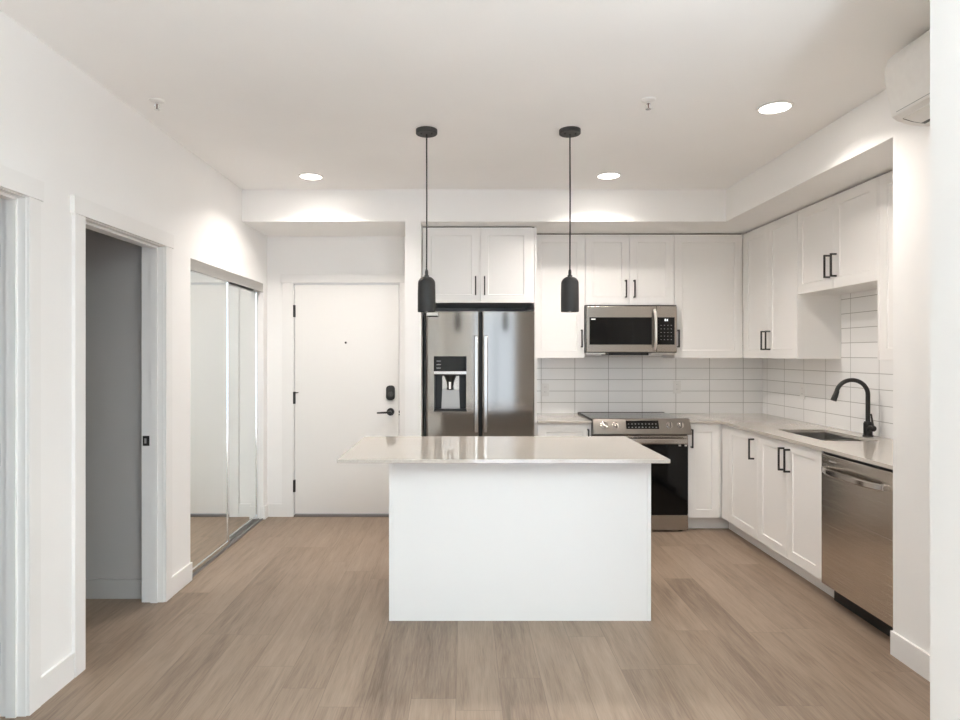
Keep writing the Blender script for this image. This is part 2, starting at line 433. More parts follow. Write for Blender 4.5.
# ---- left doorways
def doorway(n, a, b, label, cas=0.08, casb=None):
    casb = casb or cas
    r = thing('door_%d' % n, label, 'doorway', (XL, (a+b)/2, 0), kind='structure')
    j = MB()
    j.box(XLo-0.003, XL+0.003, a-J, a, 0, DH).box(XLo-0.003, XL+0.003, b, b+J, 0, DH).box(XLo-0.003, XL+0.003, a-J, b+J, DH, DH+J)
    j.build('jamb', TRIM, r)
    st = MB()
    st.box(XL-0.068, XL-0.030, b-0.011, b, 0, DH).box(XL-0.068, XL-0.030, a, a+0.011, 0, DH).box(XL-0.068, XL-0.030, a+0.011, b-0.011, DH-0.011, DH)
    st.build('door_stop', TRIM, r)
    for (c0, c1) in ((a-cas, a-0.004), (b+0.004, b+casb)):
        MB().box(XL, XL+0.016, c0, c1, 0, DH+0.004, 0.0015).build('casing', TRIM, r)
    MB().box(XL, XL+0.021, a-cas-0.012, b+casb+0.012, DH+0.004, DH+0.084, 0.0015).build('header_casing', TRIM, r)
    return r
d1 = doorway(1, D1a, D1b, 'cased doorway at the left edge of the view', casb=0.072)
for z in (0.20, 0.98, 1.76):
    MB().box(XLo-0.0035, XLo+0.0235, D1b-0.003, D1b, z, z+0.09, 0.001).tube([(XLo-0.006, D1b-0.008, z), (XLo-0.006, D1b-0.008, z+0.09)], 0.006).build('hinge', BLACK, d1, label='black door hinge')
d2 = doorway(2, D2a, D2b, 'open cased doorway into the dark side room')
sp_ = MB().box(XLo+0.004, XLo+0.042, D2b-0.003, D2b, 0.895, 0.952, 0.001).build('strike_plate', BLACK, d2, label='black strike plate')
MB().box(XLo+0.014, XLo+0.026, D2b-0.0045, D2b-0.003, 0.909, 0.938, 0.0005).build('latch_hole', GREYMARK, sp_)

# ---- entry door
ed = thing('door_3', 'white flat entry door with black lock and lever at the end of the hall', 'door', ((EX0+EX1)/2, YD, 0), kind='structure')
MB().box(EX0-J, EX0, YD-0.003, YD+0.12, 0, EH).box(EX1, EX1+J, YD-0.003, YD+0.12, 0, EH).box(EX0-J, EX1+J, YD-0.003, YD+0.12, EH, EH+J).build('jamb', TRIM, ed)
MB().box(EX0-0.100, EX0-0.006, YD-0.016, YD, 0, EH+0.006, 0.0015).build('casing', TRIM, ed)
MB().box(EX1+0.006, -0.459, YD-0.016, YD, 0, EH+0.006, 0.0015).build('casing', TRIM, ed)
MB().box(EX0-0.112, -0.459, YD-0.022, YD, EH+0.006, EH+0.082, 0.0015).build('header_casing', TRIM, ed)
LEAF = MB().box(EX0+0.005, EX1-0.005, YD+0.008, YD+0.052, 0.022, EH-0.006, 0.0015).build('door_leaf', paint('door_paint', (0.81, 0.795, 0.775), 0.4, bump=0, var=0.008), ed)
MB().prism([(YD-0.02, 0), (YD+0.10, 0), (YD+0.10, 0.012), (YD+0.0, 0.012)], 'x', EX0, EX1).build('threshold', plain('threshold_bronze', (0.10, 0.085, 0.07), 0.4), ed)
for z in (0.215, 0.985, 1.742):
    MB().box(EX0-0.010, EX0+0.012, YD-0.004, YD+0.009, z, z+0.105, 0.001).tube([(EX0+0.001, YD-0.009, z), (EX0+0.001, YD-0.009, z+0.105)], 0.008).build('hinge', BLACK, ed, label='black door hinge')
MB().tube([(EX0+0.002, YD-0.012, 1.083), (EX0+0.034, YD-0.03, 1.083), (EX0+0.036, YD-0.004, 1.083)], 0.0045, 8).build('hinge_stop', BLACK, ed)
MB().tube([(-1.035, YD+0.009, 1.519), (-1.035, YD+0.001, 1.519)], [0.010, 0.008], 20).build('peephole', BLACK, ed)
# deadbolt escutcheon: tall rounded plate with thumb turn
def pill(cx, cz, hw, hh, r, n=8):
    pts = []
    for (sx, sz, a0) in ((1, 1, 0), (-1, 1, 90), (-1, -1, 180), (1, -1, 270)):
        for k in range(n+1):
            a = R(a0 + 90*k/n)
            pts.append((cx+sx*(hw-r)+r*math.cos(a), cz+sz*(hh-r)+r*math.sin(a)))
    return pts
LX = -0.642
db = MB().prism(pill(LX, 1.081, 0.038, 0.064, 0.030), 'y', YD-0.012, YD+0.008).build('deadbolt', BLACK, ed, label='black rounded deadbolt plate')
MB().tube([(LX, YD-0.012, 1.066), (LX, YD-0.020, 1.066)], 0.024, 24).box(LX-0.006, LX+0.006, YD-0.034, YD-0.018, 1.045, 1.087, 0.002).build('thumb_turn', plain('dark_bronze', (0.09, 0.085, 0.08), 0.3, 0.8), db)
lv = MB().tube([(LX, YD+0.008, 0.915), (LX, YD-0.010, 0.915)], 0.033, 28).tube([(LX, YD-0.01, 0.915), (LX, YD-0.05, 0.915)], 0.012, 20).build('rose', BLACK, ed, label='black round lever rose')
MB().tube([(LX+0.008, YD-0.05, 0.915), (LX-0.03, YD-0.052, 0.913), (LX-0.112, YD-0.046, 0.909)], [0.010, 0.009, 0.007], 20).build('lever', BLACK, lv)
MB().box(EX1-0.004, EX1+0.004, YD-0.005, YD+0.008, 0.905, 0.925).box(EX1-0.004, EX1+0.004, YD-0.005, YD+0.008, 0.885, 0.896).build('strike_plate', BLACK, ed)

# ---- sliding mirror doors
def mirror_door(x, y0, y1, label):
    r = thing('sliding_mirror_door', label, 'mirror door', (x-0.012, (y0+y1)/2, 0.012), group='sliding mirror doors of the closet')
    z0, z1, f = 0.016, 1.968, 0.024
    m = MB()
    m.box(x-0.024, x, y0, y0+f, z0, z1, 0.002).box(x-0.024, x, y1-f, y1, z0, z1, 0.002)
    m.box(x-0.024, x, y0+f, y1-f, z0, z0+0.026, 0.002).box(x-0.024, x, y0+f, y1-f, z1-f, z1, 0.002)
    m.build('frame', CHROME, r)
    MB().box(x-0.014, x-0.006, y0+f, y1-f, z0+0.026, z1-f).build('mirror', MIRROR, r)
    return r
mirror_door(XL-0.014, CLa+0.004, 4.685, 'nearer sliding mirror door with slim chrome frame, next to second doorway')
mirror_door(XL-0.048, 4.655, CLb-0.004, 'farther sliding mirror door with slim chrome frame, next to entry door wall')
t = tag(MB().box(XL-0.090, XL-0.004, CLa+0.002, CLb-0.002, 1.985, 2.023, 0.001).box(XL-0.010, XL-0.004, CLa+0.002, CLb-0.002, 1.952, 1.990, 0.001)
    .box(XL-0.044, XL-0.040, CLa+0.002, CLb-0.002, 1.970, 1.986).build('closet_head_track', TRACK), 'grey metal head track above the mirror closet doors', 'track')
t = tag(MB().box(XL-0.086, XL-0.004, CLa+0.002, CLb-0.002, 0.0, 0.004).box(XL-0.010, XL-0.006, CLa+0.002, CLb-0.002, 0.004, 0.013)
    .box(XL-0.0445, XL-0.0405, CLa+0.002, CLb-0.002, 0.004, 0.013).build('closet_floor_track', plain('track_grey', (0.30, 0.29, 0.28), 0.4, 0.6)), 'dark metal floor track under the mirror closet doors', 'track')

# ------------------------------------------------------------------ cabinets
DT = 0.019
def pull(parent, x, zc, length=0.15, y=-DT, horiz=False):
    """square black bar pull, bar along z (or x) in front of the face y"""
    m = MB(); w = 0.0055; o = 0.030
    if not horiz:
        m.box(x-w, x+w, y-o-0.010, y-o, zc-length/2, zc+length/2, 0.001)
        for s_ in (-1, 1): m.box(x-w, x+w, y-o, y, zc+s_*(length/2-w)-w, zc+s_*(length/2-w)+w)
    else:
        m.box(x-length/2, x+length/2, y-o-0.010, y-o, zc-w, zc+w, 0.001)
        for s_ in (-1, 1): m.box(x+s_*(length/2-w)-w, x+s_*(length/2-w)+w, y-o, y, zc-w, zc+w)
    return m.build('handle', BLACK, parent, local=True, label='black bar handle')

def wall_cabinet(label, loc, rotz, width, depth, z0, z1, doors, side=True):
    """doors: list of (x0, x1, handle_x or None); local x to the right, face towards -y; z measured from the cabinet's underside"""
    r = thing('wall_cabinet', label, 'cabinet', (loc[0], loc[1], z0), rotz)
    h = z1 - z0
    MB().box(0, width, 0, depth, 0, h).build('carcass', CAB, r, local=True)
    g = 0.0015
    for (a, b, hx, hz) in doors:
        d = MB().shaker(a+g, b-g, 0.0, h-0.001, 0.0, DT, fr=0.065 if b-a > 0.2 else 0).build('door', CAB, r, local=True)
        if hx is not None: pull(d, hx, hz)
    # dark strip painting in the shade between cabinet top and soffit
    MB().box(0.0, width, 0.004, 0.02, h, h+0.009).build('gap_shade_strip', GAP_SHADE, r, local=True)
    return r
ZT = 2.437
UB = 1.386
YU = 5.39 + DT          # carcass front of the back run uppers
DU = YK - YU - 0.004
# over the refrigerator
FX0, FX1 = -0.331, 0.567
wall_cabinet('white two door cabinet above the steel refrigerator', (FX0, 5.09+DT, 0), 0, FX1-FX0, YK-5.09-DT-0.004, 1.832, ZT,
             [(0.0, 0.4595, 0.4595-0.036, 0.135), (0.4595, FX1-FX0-0.018, 0.4595+0.036, 0.135)])
gp = tag(MB().box(0.568, 0.586, 5.10, YK-0.002, 0, ZT-0.0).build('gable_panel', CAB), 'tall thin white panel right of the refrigerator', 'panel')
# left of the microwave
wall_cabinet('white single door wall cabinet between refrigerator and microwave', (0.588, YU, 0), 0, 1.028-0.588, DU, UB, ZT,
             [(0.0, 0.440, 0.440-0.030, 0.165)])
wall_cabinet('short white two door cabinet above the microwave', (1.029, YU, 0), 0, 0.757, DU, 1.838, ZT,
             [(0.0, 0.379, 0.379-0.036, 0.134), (0.379, 0.757, 0.379+0.036, 0.134)])
XU = 2.370
wall_cabinet('white single door wall cabinet right of the microwave in the corner', (1.787, YU, 0), 0, 0.582, DU, UB, ZT,
             [(0.0, 0.583, 0.030, 0.165)])
# right hand run: local x goes from far to near
def right(y): return (XU+DT, y, 0)
RR = -PI/2
DR = XR - XU - DT - 0.003
wall_cabinet('tall white two door wall cabinet on the right wall next to the corner', right(5.388), RR, 5.388-4.508, DR, UB, ZT,
             [(0.0, 0.03, None, 0), (0.03, 5.388-4.945, 5.388-4.945-0.036, 0.14), (5.388-4.945, 0.880, 5.388-4.945+0.036, 0.14)])
wall_cabinet('shorter white two door wall cabinet above the sink', right(4.507), RR, 4.507-3.638, DR, 1.842, ZT,
             [(0.0, 0.4345, 0.4345-0.036, 0.145), (0.4345, 0.869, 0.4345+0.036, 0.145)])
wall_cabinet('white wall cabinet at the right end, partly hidden by the wall end', right(3.637), RR, 3.637-3.005, DR, UB, ZT,
             [(0.0, 0.016, None, 0), (0.016, 0.632, 0.60, 0.135)])

# base cabinets
CT0, CT1 = 0.866, 0.886
KH = 0.103
def base_cabinet(label, loc, rotz, width, depth, fronts, k0=0.0, k1=None, recess=0.065):
    """fronts: (kind, x0, x1, z0, z1, handle x, handle z, horizontal)"""
    r = thing('base_cabinet', label, 'cabinet', loc, rotz)
    MB().box(0, width, 0, depth, KH, CT0).build('carcass', CAB, r, local=True)
    MB().box(k0, width if k1 is None else k1, recess, recess+0.016, 0, KH).build('toe_kick', TRIM, r, local=True)
    g = 0.0015
    for (k, a, b, z0, z1, hx, hz, hor) in fronts:
        d = MB().shaker(a+g, b-g, z0, z1, 0.0, DT, fr=0.065 if k == 'door' else 0).build(k, CAB, r, local=True)
        if hx is not None: pull(d, hx, hz, 0.15, horiz=hor)
    return r
YB = 5.08 + DT
XB = 2.070 + DT
DBK = YK - YB - 0.012
base_cabinet('white base cabinet between refrigerator and range', (0.588, YB, 0), 0, 1.022-0.588, DBK,
             [('door', 0.0, 0.434, KH+0.004, CT0-0.006, 0.404, 0.745, False)])
base_cabinet('white base cabinet between range and corner', (1.790, YB, 0), 0, 0.287, DBK,
             [('door', 0.0, 0.262, KH+0.004, CT0-0.006, 0.030, 0.745, False)], k1=XB+0.064-1.790)
DBR = XR - XB - 0.012
Y0, Y1, Y2, Y3 = 5.02, 4.465, 3.668, 3.045
base_cabinet('white single door base cabinet on the right, nearest the corner', (XB, 5.09, 0), RR, 5.09-Y1, 0.10,
             [('filler', 0.0, 0.125, KH+0.004, CT0-0.006, None, 0, False), ('door', 0.125, 5.09-Y1, KH+0.004, CT0-0.006, 5.09-Y1-0.062, 0.742, False)], k0=-0.072)
base_cabinet('white two door base cabinet under the sink', (XB, Y1-0.001, 0), RR, Y1-Y2-0.002, 0.10,
             [('door', 0.0, 0.400, KH+0.004, CT0-0.006, 0.364, 0.742, False), ('door', 0.400, 0.795, KH+0.004, CT0-0.006, 0.436, 0.742, False)])

# countertops
def counter_poly(mb, pts): return mb.prism(pts, 'z', CT0, CT1)
tag(MB().box(0.588, 1.021, 5.06, YK-0.001, CT0, CT1, 0.0015).build('countertop', QUARTZ), 'short white quartz countertop between refrigerator and range', 'countertop', 'white quartz countertops')
XC = 2.050
SX0, SX1, SY0, SY1 = 2.215, 2.555, 3.885, 4.49      # sink cutout
def l_counter():
    m = MB(); bm = m.bm
    # L shape with a rectangular hole, split into boxes merged edge to edge
    xs = [1.792, XC, SX0, SX1, XR-0.001]; ys = [3.003, SY0, SY1, 5.06, YK-0.001]
    vt = {}
    def V(i, j, z):
        k = (i, j, z)
        if k not in vt: vt[k] = bm.verts.new((xs[i], ys[j], z))
        return vt[k]
    cells = {(i, j) for i in range(4) for j in range(4)}
    cells -= {(0, 0), (0, 1), (0, 2), (2, 1)}
    fs = []
    for (i, j) in cells:
        fs.append(bm.faces.new([V(i, j, CT1), V(i+1, j, CT1), V(i+1, j+1, CT1), V(i, j+1, CT1)]))
        fs.append(bm.faces.new([V(i, j, CT0), V(i, j+1, CT0), V(i+1, j+1, CT0), V(i+1, j, CT0)]))
        for (di, dj, a, b) in ((-1, 0, (i, j), (i, j+1)), (1, 0, (i+1, j), (i+1, j+1)), (0, -1, (i, j), (i+1, j)), (0, 1, (i, j+1), (i+1, j+1))):
            if (i+di, j+dj) not in cells:
                fs.append(bm.faces.new([V(*a, CT0), V(*b, CT0), V(*b, CT1), V(*a, CT1)]))
    bmesh.ops.recalc_face_normals(bm, faces=fs)
    return m
tag(l_counter().build('countertop', QUARTZ), 'long white quartz countertop running round the corner and holding the sink', 'countertop', 'white quartz countertops')

# sink: double bowl
sk = thing('sink', 'double bowl stainless undermount sink below the black faucet', 'sink', ((SX0+SX1)/2, (SY0+SY1)/2, CT0-0.19))
def bowl(y0, y1):
    m = MB(); bm = m.bm; x0, x1 = SX0-0.004, SX1+0.004; zt, zb = CT0-0.001, CT0-0.18; i = 0.02
    A = [bm.verts.new(p) for p in ((x0, y0, zt), (x1, y0, zt), (x1, y1, zt), (x0, y1, zt))]
    B = [bm.verts.new(p) for p in ((x0+i*.3, y0+i*.3, zb+i), (x1-i*.3, y0+i*.3, zb+i), (x1-i*.3, y1-i*.3, zb+i), (x0+i*.3, y1-i*.3, zb+i))]
    D = [bm.verts.new(p) for p in ((x0+i, y0+i, zb), (x1-i, y0+i, zb), (x1-i, y1-i, zb), (x0+i, y1-i, zb))]
    for P_, Q in ((A, B), (B, D)):
        for k in range(4): bm.faces.new((P_[k], Q[k], Q[(k+1) % 4], P_[(k+1) % 4]))
    bm.faces.new(D)
    r = bmesh.ops.solidify(bm, geom=bm.faces[:], thickness=-0.0015)
    return m
ymid = 4.10
bowl(SY0-0.004, ymid-0.012).build('bowl', SINKM, sk)
bowl(ymid+0.012, SY1+0.004).build('bowl', SINKM, sk)
MB().box(SX0-0.002, SX1+0.002, ymid-0.0115, ymid+0.0115, CT0-0.02, CT0-0.004, 0.003).build('divider', SINKM, sk)
for yc in ((SY0+ymid)/2, (SY1+ymid)/2):
    MB().lathe([(0.0, 0.001), (0.03, 0.001), (0.042, 0.004), (0.045, 0.0015), (0.045, 0.0)], ((SX0+SX1)/2, yc, CT0-0.1783)).build('drain', STEEL_H, sk)

# faucet
FXc, FYc = 2.612, 4.10
fc = thing('kitchen_faucet', 'matte black gooseneck faucet standing behind the sink', 'faucet', (FXc, FYc, CT1))
MB().lathe([(0.0, 0), (0.031, 0), (0.031, 0.006), (0.026, 0.012), (0.026, 0.085), (0.020, 0.098), (0.0, 0.098)], (FXc, FYc, CT1)).build('body', BLACK, fc)
pts = [(FXc, FYc, CT1+0.09), (FXc, FYc, 1.145)]
rad = 0.094; cx = FXc - rad; cz = 1.157
dirx, diry = -0.985, 0.17
for k in range(0, 21):
    a = R(180 - 9*k*0.96)
    off = rad - rad*math.cos(PI - a) if False else rad + rad*math.cos(a)  # 0 .. 2*rad
    pts.append((FXc + dirx*off, FYc + diry*off, cz + rad*math.sin(a)))
MB().tube(pts, 0.0135, 20).build('spout', BLACK, fc)
p1 = Vector(pts[-1]); dn = (Vector(pts[-1]) - Vector(pts[-2])).normalized()
dn = (dn + Vector((-0.16, 0.0, 0))).normalized()
MB().tube([p1 - dn*0.012, p1 + dn*0.02, p1 + dn*0.055, p1 + dn*0.057], [0.0145, 0.0165, 0.0185, 0.015], 20).build('spray_head', BLACK, fc)
MB().tube([(FXc, FYc-0.024, CT1+0.058), (FXc, FYc-0.058, CT1+0.058), (FXc, FYc-0.066, CT1+0.058)], [0.019, 0.019, 0.012], 20).tube([(FXc, FYc-0.052, CT1+0.07), (FXc, FYc-0.032, CT1+0.15)], [0.007, 0.005], 10).build('lever', BLACK, fc)

# backsplash
TT = 0.008
struct(MB().box(0.588, XR-TT, YK-TT, YK-0.0005, CT1+0.001, UB+0.45), 'wall_tile_back', TILE_B, 'white stacked wall tiles with grey grout behind the range', 'tiles')
struct(MB().box(XR-TT, XR-0.0005, 3.003, YK-0.0005, CT1+0.001, 1.842), 'wall_tile_right', TILE_R, 'white stacked wall tiles with grey grout behind the faucet', 'tiles')

# outlets
ol = thing('wall_outlet', 'white outlet on the tiles between refrigerator and range', 'outlet', (0.730, YK-TT, 1.04), 0, 'white outlets on the backsplash')
MB().box(-0.036, 0.036, -0.005, 0, 0, 0.116, 0.002).build('cover_plate', WHITEP, ol, local=True)
for z in (0.024, 0.068):
    rc = MB().prism(pill(0, z+0.013, 0.016, 0.0145, 0.008), 'y', -0.0065, -0.004).build('receptacle', WHITEP, ol, local=True)
    MB().box(-0.008, -0.006, -0.007, -0.006, z+0.010, z+0.020).box(0.005, 0.007, -0.007, -0.006, z+0.010, z+0.020).build('slot', GREYMARK, rc, local=True)
dup(ol, (1.915, YK-TT, 1.065), 'white outlet on the tiles right of the range')
dup(ol, (XR-TT, 5.02, 1.065), 'white outlet on the right wall tiles near the corner', rotz=RR)

# ------------------------------------------------------------------ refrigerator
fr = thing('refrigerator', 'side by side stainless steel refrigerator with dark ice dispenser', 'refrigerator', (0.13, 5.35, 0))
RX0, RX1 = -0.322, 0.562
MB().box(RX0, RX1, 5.105, 5.68, 0.02, 1.752, 0.004).build('case', CHAR, fr)
MB().box(RX0+0.02, RX1-0.02, 5.08, 5.12, 0.0, 0.055).build('base_grille', KICKBLACK, fr)
FZ0, FZ1 = 0.06, 1.760
hx0, hx1, hz0, hz1 = -0.236, 0.017, 0.972, 1.258
def fridge_door(x0, x1, hole=None, bul=0.030, yf=5.032, yb=5.098):
    """slab with a gently bowed, round edged front"""
    m = MB(); bm = m.bm
    n = 28
    xs = [x0 + (x1-x0)*k/n for k in range(n+1)]
    if hole: xs += [hole[0], hole[1]]
    e = 0.012
    xs += [x0+e*.15, x0+e*.5, x0+e, x1-e*.15, x1-e*.5, x1-e]
    xs = sorted(set(round(v, 5) for v in xs))
    def yy(x):
        u = (x-RX0)/(RX1-RX0)*2-1
        y = yf - bul*(1-u*u) + bul
        d = min(x-x0, x1-x)
        if d < e: y += e*(1-math.sqrt(max(0, 1-(1-d/e)**2)))
        return y - 0.010
    zs = [FZ0, FZ0+0.004, FZ1-0.004, FZ1] if not hole else [FZ0, FZ0+0.004, hole[2], hole[3], FZ1-0.004, FZ1]
    F = [[bm.verts.new((x, yy(x) + (0.004 if j in (0, len(zs)-1) else 0), z)) for x in xs] for j, z in enumerate(zs)]
    B = [[bm.verts.new((x, yb, z)) for x in xs] for z in (zs[0], zs[-1])]
    fs = []
    for j in range(len(zs)-1):
        for i in range(len(xs)-1):
            if hole and j == 2 and xs[i] >= hole[0]-1e-6 and xs[i+1] <= hole[1]+1e-6: continue
            fs.append(bm.faces.new((F[j][i], F[j][i+1], F[j+1][i+1], F[j+1][i])))
    for i in range(len(xs)-1):
        fs.append(bm.faces.new((B[0][i], B[1][i], B[1][i+1], B[0][i+1])))
        fs.append(bm.faces.new((F[0][i], B[0][i], B[0][i+1], F[0][i+1])))
        fs.append(bm.faces.new((F[-1][i], F[-1][i+1], B[1][i+1], B[1][i])))
    fs.append(bm.faces.new([F[j][0] for j in range(len(zs))] + [B[1][0], B[0][0]]))
    fs.append(bm.faces.new([F[j][-1] for j in range(len(zs))][::-1] + [B[0][-1], B[1][-1]]))
    bmesh.ops.recalc_face_normals(bm, faces=fs)
    return m
DM = 0.132
ld = fridge_door(-0.302, DM-0.011, (hx0, hx1, hz0, hz1)).build('door', STEEL, fr)
rd = fridge_door(DM+0.011, RX1, None).build('door', STEEL, fr)
def fridge_handle(x, p):
    m = MB(); m.box(x-0.016, x+0.016, 4.965, 4.983, 0.80, 1.565, 0.006)
    for z in (0.83, 1.535): m.box(x-0.010, x+0.010, 4.975, 5.035, z-0.02, z+0.02, 0.003)
    m.build('handle', STEEL_H, p)
fridge_handle(DM-0.036, ld); fridge_handle(DM+0.038, rd)
MB().box(DM-0.011, DM+0.011, 5.075, 5.104, FZ0, FZ1-0.002).build('centre_gasket', KICKBLACK, fr)
dsp = MB().box(hx0, hx1, 5.090, 5.097, hz0, hz1).box(hx0, hx0+0.006, 5.026, 5.09, hz0, hz1).box(hx1-0.006, hx1, 5.026, 5.09, hz0, hz1).box(hx0, hx1, 5.022, 5.09, hz0, hz0+0.012).box(hx0, hx1, 5.026, 5.09, hz1-0.01, hz1).build('dispenser', KICKBLACK, fr, label='black water and ice dispenser recess')
MB().prism([(hx0+0.055, hz0+0.012), (hx1-0.050, hz0+0.012), (hx1-0.056, hz0+0.165), (hx0+0.062, hz0+0.165)], 'y', 5.070, 5.090).build('backplate', STEEL_B, dsp)
MB().prism([(hx0+0.062, hz0+0.165), (hx1-0.056, hz0+0.165), (hx1-0.056, hz1-0.01), (hx0+0.062, hz1-0.01)], 'y', 5.080, 5.090).build('upper_plate', STEEL_R, dsp)
MB().lathe([(0.0, -0.006), (0.03, 0.0), (0.022, 0.02), (0.028, 0.06), (0.052, 0.115), (0.0, 0.115)], ((hx0+hx1)/2, 5.050, hz0+0.165), 24).build('nozzle', KICKBLACK, dsp)
MB().box((hx0+hx1)/2-0.012, (hx0+hx1)/2+0.008, 5.022, 5.030, hz0+0.17, hz0+0.232, 0.002).build('paddle', STEEL_H, dsp)
def yface(x): # front of the left door near x
    u = (x+0.302)/(DM-0.011+0.302)*2-1
    return 5.040 - 0.022*(1-u*u) + 0.022 - 0.010
cpn = MB().box(hx0-0.002, hx1+0.002, 5.003, 5.026, 1.284, 1.402, 0.002).build('control_panel', GLASSBLK, fr, label='glossy black control panel')
for z in (1.362, 1.334, 1.307): MB().box(hx0+0.020, hx0+0.052, 5.0020, 5.0032, z, z+0.005).build('control_mark', GREYMARK, cpn)
MB().box(hx0-0.004, hx1+0.004, 5.004, 5.026, 1.260, 1.284, 0.002).build('trim_strip', STEEL_H, fr)
MB().box(hx0-0.004, hx1+0.004, 5.006, 5.028, hz0-0.006, hz0+0.004, 0.001).build('drip_lip', KICKBLACK, fr)
hg = MB().box(-0.296, -0.205, 5.010, 5.024, 1.722, 1.748, 0.001).build('door_sticker', WHITEP, ld, label='small white sticker at the door top')
MB().box(-0.292, -0.210, 5.0085, 5.0105, 1.716, 1.723).build('sticker_edge', KICKBLACK, hg)
for x in (-0.27, 0.53): MB().box(x-0.03, x+0.03, 5.06, 5.16, 1.752, 1.775, 0.004).build('hinge_cover', CHAR, fr)

# ------------------------------------------------------------------ microwave
MX0, MX1 = 1.021, 1.786
MF = 5.305
mw = thing('microwave', 'stainless over the range microwave with black window', 'microwave', ((MX0+MX1)/2, 5.5, 1.41))
MB().box(MX0, MX1, MF+0.022, 5.69, 1.430, 1.832, 0.003).build('case', CHAR, mw)
def px_x(px): return (px-464)*MF/F_PX
xs_ = px_x(656.6)
dr = MB().box(MX0+0.006, xs_-0.001, MF, MF+0.024, 1.436, 1.820, 0.004).build('door', STEEL_R, mw)
MB().box(px_x(589.5), px_x(651.8), MF-0.002, MF+0.004, 1.498, 1.727, 0.001).build('window', GLASSBLK, dr)
MB().box(px_x(591), px_x(595.5), MF-0.003, MF-0.0015, 1.706, 1.716).build('window_mark', WHITEP, dr, label='small white mark at the window corner')
hp = []
for k in range(13):
    u = k/12*2-1
    hp.append((px_x(654.2), MF-0.012-0.034*(1-u**4), 1.625+u*0.165))
MB().tube(hp, 0.013, 20).build('handle', steel('light_steel', (0.74, 0.71, 0.68), rough=0.3), dr)
cp_ = MB().box(xs_+0.001, MX1-0.004, MF, MF+0.024, 1.436, 1.820, 0.004).build('control_side', STEEL_R, mw)
kp = MB().box(px_x(657.4), px_x(674.6), MF-0.002, MF+0.004, 1.498, 1.727, 0.001).build('keypad', GLASSBLK, cp_)
for i in range(4):
    for j in range(5):
        x = px_x(661.0+3.4*i); z = 1.660-0.030*j
        MB().box(x-0.004, x+0.004, MF-0.0026, MF-0.0018, z-0.002, z+0.002).build('key', GREYMARK, kp)
for x in (px_x(665.2), px_x(667.2)):
    dg = MB().box(x-0.005, x+0.005, MF-0.0026, MF-0.0018, 1.696, 1.699).box(x-0.005, x+0.005, MF-0.0026, MF-0.0018, 1.703, 1.706).box(x-0.005, x+0.005, MF-0.0026, MF-0.0018, 1.710, 1.713)
    dg.box(x-0.005, x-0.003, MF-0.0026, MF-0.0018, 1.696, 1.713).box(x+0.003, x+0.005, MF-0.0026, MF-0.0018, 1.696, 1.713)
    dg.build('digit', DISPLAY, kp)
MB().box(px_x(609), px_x(649), MF+0.01, MF+0.30, 1.408, 1.431, 0.003).build('filter_grille', KICKBLACK, mw)
MB().box(MX0+0.01, px_x(606), MF+0.02, MF+0.30, 1.416, 1.431, 0.002).build('underside_panel', TRACK, mw)
MB().box(px_x(652), MX1-0.01, MF+0.02, MF+0.30, 1.416, 1.431, 0.002).build('underside_panel', TRACK, mw)

# ------------------------------------------------------------------ range
GX0, GX1 = 1.024, 1.789
rg = thing('range', 'slide in stainless electric range with black oven door', 'range', ((GX0+GX1)/2, 5.35, 0))
MB().box(GX0+0.003, GX1-0.003, 5.075, 5.685, 0.035, 0.884).build('case', CHAR, rg)
ck = MB().box(GX0-0.004, GX1+0.002, 5.055, 5.664, 0.888, 0.898, 0.002).build('cooktop', COOKGLASS, rg, label='glossy glass cooktop')
for (x, y, q) in ((1.21, 5.20, 0.10), (1.60, 5.20, 0.085), (1.21, 5.49, 0.075), (1.60, 5.49, 0.10)):
    MB().lathe([(q-0.003, 0.0), (q, 0.0), (q, 0.0004), (q-0.003, 0.0004)], (x, y, 0.898), 40, closed=True).build('burner_ring', GREYMARK, ck)
MB().box(GX0-0.006, GX1+0.002, 5.666, 5.68, 0.887, 0.9005, 0.001).box(GX0-0.008, GX0+0.004, 5.055, 5.664, 0.887, 0.8995, 0.001).build('cooktop_trim', KICKBLACK, rg, label='black cooktop edge trim')
prof = [(5.075, 0.906), (5.045, 0.906), (5.036, 0.902), (4.992, 0.800), (4.990, 0.790), (4.996, 0.784), (5.075, 0.776)]
pn = MB().prism(prof, 'x', GX0, GX1+0.004).build('control_panel', STEEL_P, rg)
# the panel's sloping face: unit vectors
pf0 = Vector((0, 5.036, 0.902)); pf1 = Vector((0, 4.992, 0.800)); dn_ = (pf1-pf0); LEN = dn_.length; dn_.normalize()
nrm = Vector((0, -1, 0)); nrm = (nrm - dn_*nrm.dot(dn_)).normalized()
def pface(x, t, o): 
    p = pf0 + dn_*t*LEN + nrm*o; return Vector((x, p.y, p.z))
for px in (604.0, 615.6, 669.2, 680.2):
    x = (px-464)*5.02/F_PX
    k = MB().tube([pface(x, .46, 0), pface(x, .46, 0.004)], 0.027, 28).tube([pface(x, .46, 0.004), pface(x, .46, 0.026), pface(x, .46, 0.029)], [0.021, 0.020, 0.017], 28)
    ko = k.build('knob', STEEL_H, pn, label='round steel knob')
    g_ = MB()
    a, b = pface(x, .30, 0.0295), pface(x, .62, 0.0295)
    g_.tube([a, b], 0.0035, 8).build('grip_line', KICKBLACK, ko)
dspm = MB(); x0, x1 = (626-464)*5.02/F_PX, (658.6-464)*5.02/F_PX
q0 = [pface(x0, .10, 0.0), pface(x1, .10, 0.0), pface(x1, .72, 0.0), pface(x0, .72, 0.0)]
q1 = [p + nrm*0.0015 for p in q0]
A = [dspm.bm.verts.new(p) for p in q0]; B = [dspm.bm.verts.new(p) for p in q1]
